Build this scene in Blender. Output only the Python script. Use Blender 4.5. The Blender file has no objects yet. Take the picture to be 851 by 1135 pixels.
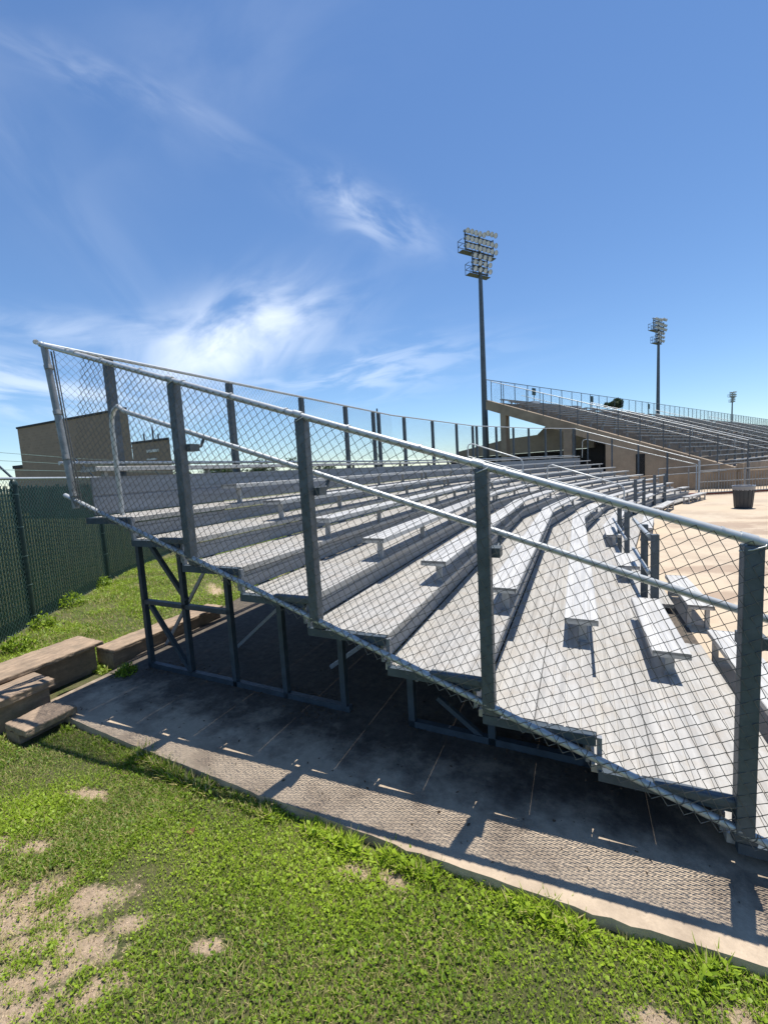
import bpy, math, random
import numpy as np
from math import sin, cos, tan, radians, pi, sqrt
from mathutils import Vector, Matrix
random.seed(7); rng = np.random.default_rng(7)
S = bpy.context.scene; COL = S.collection

# ------------------------------------------------------------------ helpers
class MB:
    """collects vertices / faces of ONE mesh"""
    def __init__(s): s.v = []; s.f = []; s.sm = []
    def add(s, vs, fs, smooth=False):
        o = len(s.v); s.v.extend([tuple(p) for p in vs])
        s.f.extend([tuple(i + o for i in f) for f in fs]); s.sm.extend([smooth] * len(fs))
    def box(s, c, size, ax=None, ay=None, az=None):
        c = Vector(c); ax = Vector(ax or (1, 0, 0)).normalized(); ay = Vector(ay or (0, 1, 0)).normalized()
        az = Vector(az).normalized() if az else ax.cross(ay).normalized()
        hx, hy, hz = [k / 2 for k in size]; vs = []
        for z in (-1, 1):
            for (x, y) in ((-1, -1), (1, -1), (1, 1), (-1, 1)):
                vs.append(c + ax * hx * x + ay * hy * y + az * hz * z)
        s.add(vs, [(0, 3, 2, 1), (4, 5, 6, 7), (0, 1, 5, 4), (1, 2, 6, 5), (2, 3, 7, 6), (3, 0, 4, 7)])
    def bar(s, a, b, wd, ht, side=None):
        """square bar from a to b; wd across, ht along 'up'"""
        a, b = Vector(a), Vector(b); d = b - a
        if side is None: side = Vector((0, 0, 1)).cross(d) if abs(d.normalized().z) < .98 else Vector((0, 1, 0))
        side = Vector(side); side = (side - d * side.dot(d) / d.length_squared).normalized()
        s.box((a + b) / 2, (d.length, wd, ht), d, side)
    def tube(s, pts, r, n=10, cap=True, r2=None):
        pts = [Vector(p) for p in pts]; m = len(pts); rings = []; up = None
        for i, p in enumerate(pts):
            t = (pts[min(i + 1, m - 1)] - pts[max(i - 1, 0)]).normalized()
            if up is None:
                up = Vector((0, 0, 1)) if abs(t.z) < .9 else Vector((1, 0, 0))
            up = (up - t * up.dot(t)).normalized(); sd = t.cross(up)
            rr = r if r2 is None else r + (r2 - r) * i / (m - 1)
            rings.append([p + (up * cos(2 * pi * k / n) + sd * sin(2 * pi * k / n)) * rr for k in range(n)])
        vs = [q for ring in rings for q in ring]; fs = []
        for i in range(m - 1):
            for k in range(n):
                fs.append((i * n + k, i * n + (k + 1) % n, (i + 1) * n + (k + 1) % n, (i + 1) * n + k))
        s.add(vs, fs, True)
        if cap:
            s.add(rings[0], [tuple(range(n - 1, -1, -1))]); s.add(rings[-1], [tuple(range(n))])
    def lathe(s, prof, c, n=24, axis=(0, 0, 1), smooth=True):
        az = Vector(axis).normalized(); ax = az.orthogonal().normalized(); ay = az.cross(ax); c = Vector(c)
        vs = []; fs = []; m = len(prof)
        for (r, z) in prof:
            for k in range(n):
                a = 2 * pi * k / n; vs.append(c + ax * r * cos(a) + ay * r * sin(a) + az * z)
        for i in range(m - 1):
            for k in range(n):
                fs.append((i * n + k, i * n + (k + 1) % n, (i + 1) * n + (k + 1) % n, (i + 1) * n + k))
        s.add(vs, fs, smooth)
    def loft(s, rings, closed=True, cap=True):
        m = len(rings); n = len(rings[0]); vs = [q for ring in rings for q in ring]; fs = []
        for i in range(m - 1):
            for k in range(n if closed else n - 1):
                fs.append((i * n + k, i * n + (k + 1) % n, (i + 1) * n + (k + 1) % n, (i + 1) * n + k))
        s.add(vs, fs)
        if cap: s.add(rings[0], [tuple(range(n - 1, -1, -1))]); s.add(rings[-1], [tuple(range(n))])
    def build(s, name, mat, parent=None, bevel=0, recalc=True):
        me = bpy.data.meshes.new(name); me.from_pydata(s.v, [], s.f); me.update()
        me.polygons.foreach_set('use_smooth', s.sm)
        if recalc:
            import bmesh
            bm = bmesh.new(); bm.from_mesh(me); bmesh.ops.recalc_face_normals(bm, faces=bm.faces); bm.to_mesh(me); bm.free()
        me.materials.append(mat)
        o = bpy.data.objects.new(name, me); COL.objects.link(o)
        if parent: o.parent = parent
        if bevel:
            b = o.modifiers.new('bevel', 'BEVEL'); b.width = bevel; b.segments = 2; b.limit_method = 'ANGLE'
        return o

def npmesh(name, V, F, mat, parent=None, attr=None):
    """fast mesh: V (n,3), F (m,k)"""
    me = bpy.data.meshes.new(name); k = F.shape[1]
    me.vertices.add(len(V)); me.vertices.foreach_set('co', V.astype(np.float32).ravel())
    me.loops.add(F.size); me.loops.foreach_set('vertex_index', F.astype(np.int32).ravel())
    me.polygons.add(len(F)); me.polygons.foreach_set('loop_start', np.arange(0, F.size, k, dtype=np.int32))
    me.polygons.foreach_set('loop_total', np.full(len(F), k, dtype=np.int32))
    me.update(calc_edges=True); me.validate()
    if attr is not None:
        a = me.attributes.new('tone', 'FLOAT', 'POINT'); a.data.foreach_set('value', attr.astype(np.float32))
    me.materials.append(mat); o = bpy.data.objects.new(name, me); COL.objects.link(o)
    if parent: o.parent = parent
    return o

def tag(o, label=None, cat=None, group=None, kind=None):
    if label: o['label'] = label
    if cat: o['category'] = cat
    if group: o['group'] = group
    if kind: o['kind'] = kind
    return o
def empty(name, loc=(0, 0, 0)):
    o = bpy.data.objects.new(name, None); o.empty_display_size = .2; COL.objects.link(o); o.location = loc
    if tuple(loc) != (0, 0, 0): bpy.context.view_layer.update()
    return o
def copy_tree(o, parent=None, depth=0):
    c = o.copy(); COL.objects.link(c)
    if parent: c.parent = parent
    for ch in o.children: copy_tree(ch, c, depth + 1)
    return c

# ------------------------------------------------------------------ materials
def mat(name, base=(.5, .5, .5), rough=.6, metal=0., var=.0, scale=8., var2=None, bump=0., bscale=40., stretch=None, spec=.5):
    m = bpy.data.materials.new(name); m.use_nodes = True; nt = m.node_tree; N = nt.nodes; L = nt.links
    b = N['Principled BSDF']; b.inputs['Roughness'].default_value = rough; b.inputs['Metallic'].default_value = metal
    b.inputs['Specular IOR Level'].default_value = spec
    b.inputs['Base Color'].default_value = (*base, 1)
    tc = N.new('ShaderNodeTexCoord'); mp = N.new('ShaderNodeMapping'); L.new(tc.outputs['Object'], mp.inputs['Vector'])
    if stretch: mp.inputs['Scale'].default_value = stretch
    if var or var2:
        n = N.new('ShaderNodeTexNoise'); n.inputs['Scale'].default_value = scale; n.inputs['Detail'].default_value = 8; n.inputs['Roughness'].default_value = .65
        L.new(mp.outputs[0], n.inputs['Vector'])
        r = N.new('ShaderNodeValToRGB'); L.new(n.outputs['Fac'], r.inputs['Fac'])
        c2 = var2 or tuple(k * (1 - var) for k in base)
        r.color_ramp.elements[0].position = .36; r.color_ramp.elements[1].position = .62
        r.color_ramp.elements[0].color = (*c2, 1); r.color_ramp.elements[1].color = (*base, 1)
        L.new(r.outputs[0], b.inputs['Base Color'])
        rr = N.new('ShaderNodeMapRange'); rr.inputs[3].default_value = min(1, rough + .12); rr.inputs[4].default_value = max(.05, rough - .08)
        L.new(n.outputs['Fac'], rr.inputs[0]); L.new(rr.outputs[0], b.inputs['Roughness'])
    if bump:
        n2 = N.new('ShaderNodeTexNoise'); n2.inputs['Scale'].default_value = bscale; n2.inputs['Detail'].default_value = 6
        L.new(mp.outputs[0], n2.inputs['Vector'])
        bp = N.new('ShaderNodeBump'); bp.inputs['Strength'].default_value = bump; bp.inputs['Distance'].default_value = .01
        L.new(n2.outputs['Fac'], bp.inputs['Height']); L.new(bp.outputs[0], b.inputs['Normal'])
    return m

def mix(N, L, fac, a, b, typ='MIX'):
    x = N.new('ShaderNodeMix'); x.data_type = 'RGBA'; x.blend_type = typ
    for k, s in ((0, fac), (6, a), (7, b)):
        if hasattr(s, 'links') or hasattr(s, 'is_linked'): L.new(s, x.inputs[k])
        elif isinstance(s, tuple): x.inputs[k].default_value = (*s, 1)
        else: x.inputs[k].default_value = s
    return x.outputs[2]
def noise(N, L, vec, scale, detail=6, rough=.6, lo=.4, hi=.6):
    n = N.new('ShaderNodeTexNoise'); n.inputs['Scale'].default_value = scale; n.inputs['Detail'].default_value = detail
    n.inputs['Roughness'].default_value = rough; L.new(vec, n.inputs['Vector'])
    r = N.new('ShaderNodeMapRange'); r.inputs[1].default_value = lo; r.inputs[2].default_value = hi; L.new(n.outputs['Fac'], r.inputs[0])
    return r.outputs[0], n.outputs['Fac']
def newmat(name, rough=.9):
    m = bpy.data.materials.new(name); m.use_nodes = True; nt = m.node_tree; b = nt.nodes['Principled BSDF']
    b.inputs['Roughness'].default_value = rough; tc = nt.nodes.new('ShaderNodeTexCoord')
    return m, nt.nodes, nt.links, b, tc.outputs['Object']
def bumpto(N, L, b, h, strength, dist=.01):
    bp = N.new('ShaderNodeBump'); bp.inputs['Strength'].default_value = strength; bp.inputs['Distance'].default_value = dist
    L.new(h, bp.inputs['Height']); L.new(bp.outputs[0], b.inputs['Normal'])

def m_deck(name, base, stain, amt):
    m, N, L, b, v = newmat(name, .55)
    mp = N.new('ShaderNodeMapping'); mp.inputs['Scale'].default_value = (18, .5, 18); L.new(v, mp.inputs['Vector'])
    s1, _ = noise(N, L, mp.outputs[0], 1.6, 6, .6, .42, .62)          # streaks along the planks
    s2, raw = noise(N, L, v, 5.5, 9, .7, .46, .66)                      # blotches of dried mud
    s3, _ = noise(N, L, v, 60, 4, .6, .3, .7)
    c = mix(N, L, s1, base, tuple(k * .74 for k in base))
    k = N.new('ShaderNodeMath'); k.operation = 'MULTIPLY'; k.inputs[1].default_value = amt; L.new(s2, k.inputs[0])
    c = mix(N, L, k.outputs[0], c, stain)
    k3 = N.new('ShaderNodeMath'); k3.operation = 'MULTIPLY'; k3.inputs[1].default_value = .18; L.new(s3, k3.inputs[0])
    c = mix(N, L, k3.outputs[0], c, tuple(q * .6 for q in base)); L.new(c, b.inputs['Base Color'])
    b.inputs['Metallic'].default_value = .25; bumpto(N, L, b, raw, .12, .004)
    return m
M = {}
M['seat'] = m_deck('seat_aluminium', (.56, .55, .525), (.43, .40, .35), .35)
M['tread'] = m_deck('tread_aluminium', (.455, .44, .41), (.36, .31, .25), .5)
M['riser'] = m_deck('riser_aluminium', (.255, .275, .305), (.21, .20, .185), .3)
M['bracket'] = mat('bracket_aluminium', (.42, .43, .44), .5, .35, .2, 30)
M['galv'] = mat('galvanised_pipe', (.50, .52, .52), .42, .45, .22, 14, bump=.05)
M['post'] = mat('slate_painted_steel', (.10, .12, .14), .5, .2, .3, 10, var2=(.065, .08, .09), bump=.06)
M['wire'] = mat('weathered_wire', (.175, .17, .16), .55, .4, .35, 30)
M['wire2'] = mat('dull_green_wire', (.25, .36, .32), .6, .2, .3, 20)
M['frame'] = mat('dark_blue_steel', (.065, .09, .115), .55, .2, .35, 8)
M['slat'] = mat('green_vinyl_slat', (.010, .062, .046), .45, 0, .35, 3)
M['gpost'] = mat('green_painted_pipe', (.03, .06, .055), .45, .1, .3, 9)
M['pole'] = mat('steel_mast', (.105, .125, .14), .5, .35, .2, 1.5)
M['lampm'] = mat('lamp_housing', (.35, .36, .36), .45, .4, .3, 6)
M['lens'] = mat('lamp_lens', (.55, .62, .68), .15, .1, .15, 3)
M['bin'] = mat('grey_plastic', (.035, .042, .05), .5, 0, .2, 10)
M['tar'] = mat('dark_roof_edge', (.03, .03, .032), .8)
M['dark'] = mat('opening_shade', (.01, .01, .011), .9)  # near-black colour standing in for the shade inside openings
M['rust'] = mat('dead_leaf', (.20, .10, .04), .8, 0, .4, 60)
M['bark'] = mat('bark', (.12, .09, .065), .9, 0, .4, 12, bump=.5)
M['whitep'] = mat('white_paint', (.7, .7, .68), .6, 0, .15, 8)
M['maroon'] = mat('maroon_rubber', (.16, .055, .05), .9, 0, .3, 6)
M['sign'] = mat('dark_green_sign', (.02, .05, .045), .5, 0, .1, 5)

def m_concrete(name, base, dark, scl=1.2, crack=True, warm=None, amt=.75):
    m, N, L, b, v = newmat(name, .9)
    a, _ = noise(N, L, v, scl, 9, .68, .45, .60); a2, r2 = noise(N, L, v, scl * 9, 8, .7, .35, .65)
    a3, r3 = noise(N, L, v, 120, 3, .5, .3, .7)
    k = N.new('ShaderNodeMath'); k.operation = 'MULTIPLY'; k.inputs[1].default_value = amt; L.new(a, k.inputs[0])
    c = mix(N, L, k.outputs[0], base, dark)
    k2 = N.new('ShaderNodeMath'); k2.operation = 'MULTIPLY'; k2.inputs[1].default_value = .45; L.new(a2, k2.inputs[0])
    c = mix(N, L, k2.outputs[0], c, tuple(x * .62 for x in base))
    if warm:
        w, _ = noise(N, L, v, scl * .45, 5, .6, .40, .62); c = mix(N, L, w, c, warm, 'MIX')
    k3 = N.new('ShaderNodeMath'); k3.operation = 'MULTIPLY'; k3.inputs[1].default_value = .22; L.new(a3, k3.inputs[0])
    c = mix(N, L, k3.outputs[0], c, tuple(x * .5 for x in base))
    L.new(c, b.inputs['Base Color']); bumpto(N, L, b, r3, .35, .004); return m
M['slab'] = m_concrete('slab_concrete', (.52, .415, .30), (.22, .165, .12), 2.2, amt=.7)
def shade_mildew(m):
    # shade under the stand painted into the slab colour, merged with ragged black staining
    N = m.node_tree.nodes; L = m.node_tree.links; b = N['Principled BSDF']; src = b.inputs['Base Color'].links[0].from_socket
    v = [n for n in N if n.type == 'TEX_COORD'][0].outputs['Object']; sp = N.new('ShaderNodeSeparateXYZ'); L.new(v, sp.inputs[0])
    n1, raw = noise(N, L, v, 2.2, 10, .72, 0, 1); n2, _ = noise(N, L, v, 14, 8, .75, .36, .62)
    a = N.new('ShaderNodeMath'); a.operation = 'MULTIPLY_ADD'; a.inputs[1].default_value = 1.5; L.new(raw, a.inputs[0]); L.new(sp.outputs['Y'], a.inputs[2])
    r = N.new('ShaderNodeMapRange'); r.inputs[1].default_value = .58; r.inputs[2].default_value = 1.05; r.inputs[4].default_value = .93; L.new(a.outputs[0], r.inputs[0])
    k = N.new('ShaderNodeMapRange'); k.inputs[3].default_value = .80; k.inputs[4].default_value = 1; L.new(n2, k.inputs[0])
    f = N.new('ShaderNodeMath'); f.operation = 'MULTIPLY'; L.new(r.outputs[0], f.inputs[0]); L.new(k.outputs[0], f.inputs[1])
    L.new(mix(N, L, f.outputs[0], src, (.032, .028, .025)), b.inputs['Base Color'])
shade_mildew(M['slab'])
M['plaza'] = m_concrete('plaza_concrete', (.54, .445, .33), (.32, .23, .16), .6, warm=(.53, .42, .295), amt=.6)
M['stadium'] = m_concrete('stadium_concrete', (.40, .315, .225), (.17, .13, .095), .35, amt=.7)
M['stadium2'] = m_concrete('terrace_concrete', (.24, .205, .165), (.13, .115, .095), .5, amt=.7)

def m_stone():
    m, N, L, b, v = newmat('rough_sandy_slab', .95)
    mp = N.new('ShaderNodeMapping'); mp.inputs['Scale'].default_value = (14, 2.2, 10); L.new(v, mp.inputs['Vector'])
    a, r = noise(N, L, mp.outputs[0], 2, 8, .7, .35, .65); a2, r2 = noise(N, L, v, 6, 8, .7, .42, .62)
    c = mix(N, L, a, (.42, .31, .215), (.24, .175, .125))
    k = N.new('ShaderNodeMath'); k.operation = 'MULTIPLY'; k.inputs[1].default_value = .6; L.new(a2, k.inputs[0])
    c = mix(N, L, k.outputs[0], c, (.17, .135, .10)); L.new(c, b.inputs['Base Color']); bumpto(N, L, b, r, .7, .008); return m
M['stone'] = m_stone()

def m_brick():
    m, N, L, b, v = newmat('brown_brick', .9)
    mp = N.new('ShaderNodeMapping'); mp.inputs['Rotation'].default_value = (radians(90), 0, 0); L.new(v, mp.inputs['Vector'])
    br = N.new('ShaderNodeTexBrick'); L.new(mp.outputs[0], br.inputs['Vector'])
    br.inputs['Scale'].default_value = 1; br.inputs['Brick Width'].default_value = .4; br.inputs['Row Height'].default_value = .2
    br.inputs['Mortar Size'].default_value = .012
    br.inputs['Color1'].default_value = (.34, .245, .175, 1); br.inputs['Color2'].default_value = (.26, .185, .13, 1); br.inputs['Mortar'].default_value = (.34, .27, .21, 1)
    a, r = noise(N, L, v, .5, 6, .6, .3, .7)
    mp2 = N.new('ShaderNodeMapping'); mp2.inputs['Scale'].default_value = (.15, .15, 2.2); L.new(v, mp2.inputs['Vector'])
    a2, _ = noise(N, L, mp2.outputs[0], 1, 4, .5, .4, .65)
    c = mix(N, L, a, br.outputs[0], (.26, .20, .15)); k = N.new('ShaderNodeMath'); k.operation = 'MULTIPLY'; k.inputs[1].default_value = .4; L.new(a2, k.inputs[0])
    c = mix(N, L, k.outputs[0], c, (.27, .20, .15)); L.new(c, b.inputs['Base Color']); return m
M['brick'] = m_brick()

# bare patches of the lawn: (x, y, rx, ry, angle)
PATCH = [(-2.98, -1.30, .22, .06, .5), (-2.62, -1.27, .09, .04, .6), (-2.95, -1.50, .22, .06, .6), (-2.74, -1.44, .14, .06, .55),
         (-3.22, -1.38, .17, .07, .7), (-3.35, -1.62, .20, .10, .7), (-2.50, -1.50, .12, .05, .9), (-3.86, -1.30, .28, .05, .3), (-3.55, -1.22, .10, .05, .4),
         (-2.78, -1.75, .22, .09, .8), (-3.03, -1.68, .18, .05, .6), (-3.70, -.85, .16, .04, .2), (-1.75, -.66, .10, .04, .2),
         (-2.2, -1.2, .06, .03, .4), (-.45, -.75, .10, .05, .1), (-.16, -.60, .10, .04, .4), (-1.55, -.62, .09, .04, -.2), (-6.9, 3.2, .5, .12, -.6), (-6.3, 4.4, .3, .08, -.7), (-3.15, -1.47, .36, .07, .55), (-2.85, -1.62, .30, .06, .7), (-3.5, -1.55, .30, .08, .6)]
def patch_nodes(N, L, v, PATCH=PATCH, ns=19):
    out = None; sp = N.new('ShaderNodeSeparateXYZ'); 
    wn = N.new('ShaderNodeTexNoise'); wn.inputs['Scale'].default_value = ns; wn.inputs['Detail'].default_value = 9; wn.inputs['Roughness'].default_value = .75; L.new(v, wn.inputs['Vector'])
    for (x, y, rx, ry, an) in PATCH:
        mp = N.new('ShaderNodeMapping'); mp.vector_type = 'TEXTURE'
        mp.inputs['Location'].default_value = (x, y, 0); mp.inputs['Rotation'].default_value = (0, 0, an); mp.inputs['Scale'].default_value = (rx, ry, 1e3)
        L.new(v, mp.inputs['Vector']); ln = N.new('ShaderNodeVectorMath'); ln.operation = 'LENGTH'; L.new(mp.outputs[0], ln.inputs[0])
        if out is None: out = ln.outputs['Value']
        else:
            mn = N.new('ShaderNodeMath'); mn.operation = 'MINIMUM'; L.new(out, mn.inputs[0]); L.new(ln.outputs['Value'], mn.inputs[1]); out = mn.outputs[0]
    ad = N.new('ShaderNodeMath'); ad.operation = 'MULTIPLY_ADD'; ad.inputs[1].default_value = 3.4; L.new(wn.outputs['Fac'], ad.inputs[0]); L.new(out, ad.inputs[2])
    mr = N.new('ShaderNodeMapRange'); mr.inputs[1].default_value = 2.45; mr.inputs[2].default_value = 3.05; mr.inputs[3].default_value = 1; mr.inputs[4].default_value = 0
    L.new(ad.outputs[0], mr.inputs[0]); return mr.outputs[0]
def m_ground():
    m, N, L, b, v = newmat('lawn_soil', .95)
    a, r = noise(N, L, v, 2.2, 8, .65, .40, .60); a2, r2 = noise(N, L, v, 45, 5, .7, .35, .65); a3, _ = noise(N, L, v, 9, 6, .7, .42, .6)
    c = mix(N, L, a, (.09, .14, .022), (.17, .18, .05)); c = mix(N, L, a2, c, (.05, .055, .02))
    k = N.new('ShaderNodeMath'); k.operation = 'MULTIPLY'; k.inputs[1].default_value = .45; L.new(a3, k.inputs[0]); c = mix(N, L, k.outputs[0], c, (.19, .15, .09))
    dirt = mix(N, L, a2, (.66, .50, .345), (.42, .315, .21))
    c = mix(N, L, patch_nodes(N, L, v), c, dirt); L.new(c, b.inputs['Base Color']); cr, rawc = noise(N, L, v, 150, 4, .7, .3, .7); ad = N.new('ShaderNodeMath'); ad.operation = 'ADD'; L.new(r2, ad.inputs[0]); L.new(rawc, ad.inputs[1]); bumpto(N, L, b, ad.outputs[0], 1.0, .018); return m
M['ground'] = m_ground()
def stains(m, pts, col, amt, ns):
    N = m.node_tree.nodes; L = m.node_tree.links; b = N['Principled BSDF']; src = b.inputs['Base Color'].links[0].from_socket
    v = [n for n in N if n.type == 'TEX_COORD'][0].outputs['Object']; f = patch_nodes(N, L, v, pts, ns)
    k = N.new('ShaderNodeMath'); k.operation = 'MULTIPLY'; k.inputs[1].default_value = amt; L.new(f, k.inputs[0]); L.new(mix(N, L, k.outputs[0], src, col), b.inputs['Base Color'])
stains(M['plaza'], [(1.45, 6.3, .9, .22, .3), (2.2, 6.1, .6, .16, .1), (2.9, 11.6, 1.2, .5, .2), (4.2, 10.4, 1.3, .45, .0), (5.4, 13.5, 1.6, .4, .3), (1.1, 4.6, .4, .15, .9), (8, 17, 2.5, .5, .2)], (.25, .17, .12), .6, 1.6)
def m_leaf(name, dark, light, dry, transl=.35):
    m = bpy.data.materials.new(name); m.use_nodes = True; N = m.node_tree.nodes; L = m.node_tree.links; b = N['Principled BSDF']
    at = N.new('ShaderNodeAttribute'); at.attribute_name = 'tone'
    r = N.new('ShaderNodeValToRGB'); L.new(at.outputs['Fac'], r.inputs['Fac']); e = r.color_ramp.elements
    e[0].position = 0; e[0].color = (*dark, 1); e[1].position = .80; e[1].color = (*light, 1)
    x = e.new(.9); x.color = (*dry, 1); x = e.new(1.); x.color = (*tuple(k * 1.3 for k in dry), 1)
    L.new(r.outputs[0], b.inputs['Base Color']); b.inputs['Roughness'].default_value = .5; b.inputs['Specular IOR Level'].default_value = .35
    t = N.new('ShaderNodeBsdfTranslucent'); L.new(r.outputs[0], t.inputs['Color']); ms = N.new('ShaderNodeMixShader'); ms.inputs[0].default_value = transl
    L.new(b.outputs[0], ms.inputs[1]); L.new(t.outputs[0], ms.inputs[2]); L.new(ms.outputs[0], N['Material Output'].inputs['Surface']); return m
M['grass'] = m_leaf('lawn_leaf', (.10, .185, .014), (.33, .455, .034), (.52, .44, .20))
M['crown'] = m_leaf('crown_leaf', (.018, .045, .012), (.055, .10, .025), (.09, .10, .04), .2)
m, N, L, b, v = newmat('clear_bag', .3); b.inputs['Base Color'].default_value = (.35, .37, .40, 1); b.inputs['Transmission Weight'].default_value = .35; M['bag'] = m

# ------------------------------------------------------------------ camera (measured from the stand's 24 by 8 inch rows)
CAMP = Vector((-.698, -2.2975, 1.9869))
R_ = Vector((.905604, .420272, -.057035)); U_ = Vector((.009753, .113805, .993455)); W_ = Vector((-.424012, .900233, -.098964))
FPX = 457.67
cam = bpy.data.cameras.new('camera'); co = bpy.data.objects.new('camera', cam); COL.objects.link(co)
mw = Matrix((R_, U_, -W_)).transposed().to_4x4(); mw.translation = CAMP; co.matrix_world = mw
cam.sensor_fit = 'HORIZONTAL'; cam.sensor_width = 36; cam.lens = 36 * FPX / 851; cam.clip_start = .05; cam.clip_end = 2000
S.camera = co

# ------------------------------------------------------------------ plan of the curved stand
H = [radians(a) for a in (0, 9, 18, 27)]
V0 = [Vector((0, 0, 0))]
for h_, l_ in zip(H, (7.6, 4.95, 4.1, 3.95)): V0.append(V0[-1] + Vector((sin(h_), cos(h_), 0)) * l_)
def vert(i, d):
    """plan position of bend i at distance d up-slope of the base line"""
    if i == 0: n = Vector((-1, 0, 0)); k = 1
    elif i == 4: n = Vector((-cos(H[3]), sin(H[3]), 0)); k = 1
    else:
        a = (H[i - 1] + H[i]) / 2; n = Vector((-cos(a), sin(a), 0)); k = 1 / cos((H[i] - H[i - 1]) / 2)
    return V0[i] + n * d * k
def P(T, d, z=0.):
    i = min(int(T), 3); f = T - i; p = vert(i, d).lerp(vert(i + 1, d), f); p.z = z; return p
def TY(Y): return Y / 7.6
def sweep(mb, prof, T0, T1):
    Ts = [T0] + [k for k in (1, 2, 3) if T0 + 1e-4 < k < T1 - 1e-4] + [T1]
    mb.loft([[P(T, d, z) for (d, z) in prof] for T in Ts])
def fluted(d0, d1, zt, th, n, gw=.010, gd=.006):
    """closed profile of an extruded plank with n flutes on top"""
    pts = [(d0, zt - th), (d0, zt - .004), (d0 + .004, zt)]; w = (d1 - d0) / n
    for k in range(1, n):
        x = d0 + w * k; pts += [(x - gw / 2 - .002, zt), (x - gw / 2, zt - gd), (x + gw / 2, zt - gd), (x + gw / 2 + .002, zt)]
    pts += [(d1 - .004, zt), (d1, zt - .004), (d1, zt - th)]; return pts
def nd(j): return {-2: -.385, -1: .02}.get(j, .615 + .6096 * j)
def nz(j): return {-2: .12, -1: .325}.get(j, .518 + .1985 * j)

stand = empty('bleacher_stand'); tag(stand, 'curved aluminium bleacher stand of stepped treads and long bench rows in front of the camera', 'bleachers')
TE = 3.985
GAP = (1.0 + 1.0, 0)
for j in range(-2, 7):
    mb = MB(); d0 = nd(j); d1 = nd(j + 1) + .028 if j < 6 else 4.87
    w = (d1 - d0 - .003) / 2
    rng_T = [(TY(.06), TY(2.5)), (TY(3.75), TE)] if j == -2 else [(TY(.06), TE)]
    for (a, b_) in rng_T:
        if j == -2:
            sweep(mb, fluted(d0, d1, nz(j), .05, 5), a, b_)
        else:
            sweep(mb, fluted(d0, d0 + w, nz(j), .045, 4), a, b_); sweep(mb, fluted(d0 + w + .003, d1, nz(j), .045, 4), a, b_)
    mb.build('tread', M['tread'], stand)
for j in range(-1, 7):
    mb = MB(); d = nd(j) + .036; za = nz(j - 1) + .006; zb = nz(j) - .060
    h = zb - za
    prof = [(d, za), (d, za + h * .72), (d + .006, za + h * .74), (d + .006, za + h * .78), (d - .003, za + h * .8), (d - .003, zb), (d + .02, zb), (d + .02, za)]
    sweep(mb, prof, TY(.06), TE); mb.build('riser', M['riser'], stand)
mb = MB()
sweep(mb, [(4.88, 1.72), (4.88, 1.895), (4.888, 1.9), (4.888, 1.91), (4.88, 1.915), (4.88, 2.085), (4.90, 2.085), (4.90, 1.72)], TY(.10), TE)
mb.build('back_wall', M['riser'], stand)
# bench rows
T_AISLE = (1.60, 1.82)
def bench(j, T0, T1, parent=stand, first=False, name='bench', d0=None, zt=None, foot=None, legs=False):
    dc0 = (nd(j) - .055) if d0 is None else d0; z = (nz(j) + .225) if zt is None else zt
    mb = MB(); sweep(mb, fluted(dc0, dc0 + .24, z, .022, 4), T0, T1)
    # downturned lips and end caps
    sweep(mb, [(dc0 - .001, z - .045), (dc0 - .001, z - .003), (dc0 + .012, z - .006), (dc0 + .012, z - .045)], T0, T1)
    sweep(mb, [(dc0 + .228, z - .045), (dc0 + .228, z - .006), (dc0 + .241, z - .003), (dc0 + .241, z - .045)], T0, T1)
    for T, sg in ((T0, 1), (T1, -1)):
        e = .03 / 5 * sg; sweep(mb, [(dc0 + .002, z - .046), (dc0 + .002, z + .0015), (dc0 + .238, z + .0015), (dc0 + .238, z - .046)], min(T, T + e * .12), max(T, T + e * .12))
    o = mb.build(name, M['seat'], parent)
    ln = (P(T1, dc0) - P(T0, dc0)).length; n = max(2, int(round(ln / 1.35)) + 1); off = .13 / max(ln, .3)
    for k in range(n):
        f = off + (1 - 2 * off) * k / (n - 1); T = T0 + (T1 - T0) * f
        zf = foot if foot is not None else nz(j) - .01
        b = MB(); c = P(T, dc0 + .12); t = (P(min(T + .01, 4), dc0) - P(T - .01, dc0)).normalized(); s = Vector((t.y, -t.x, 0))
        b.box(c + Vector((0, 0, z - .034)), (.215, .05, .022), s, t)
        if legs:
            for q in (-.085, .085): b.box(c + s * q + Vector((0, 0, (z - .04 + zf) / 2)), (.04, .05, z - .04 - zf), s, t)
            b.box(c + Vector((0, 0, zf + .06)), (.16, .012, .05), s, t)
        else:
            b.box(c + s * .012 + Vector((0, 0, (z - .04 + zf) / 2)), (.058, .014, z - .04 - zf), s, t)
            b.box(c + s * .012 + t * .02 + Vector((0, 0, (z - .04 + zf) / 2)), (.010, .045, z - .04 - zf), s, t)
            b.box(c + s * .012 + Vector((0, 0, zf + .014)), (.08, .06, .006), s, t)
        b.build('bracket', M['bracket'], o)
    return o
for j in range(0, 7):
    Y0 = 1.16 + .03 * min(j, 2); cuts = [TY(Y0), 1.0, T_AISLE[0]]
    for a, b_ in zip(cuts[:-1], cuts[1:]): bench(j, a, b_)
    for a, b_ in ((T_AISLE[1], 2.0), (2.0, 3.0), (3.0, 3.93)): bench(j, a, b_)
for a, b_ in ((TY(1.18), TY(2.5)), (TY(3.9), TY(4.75)), (TY(6.4), 1.0), (1.0, 1.58), (1.85, 2.3), (2.5, 3.0), (3.2, 3.6), (3.7, 3.93)): bench(-1, a, b_)
for a, b_ in ((TY(.12), 1.), (1., 2.), (2., 3.), (3., 3.96)): bench(7, a, b_, d0=4.83, zt=2.185, foot=2.08)
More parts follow.
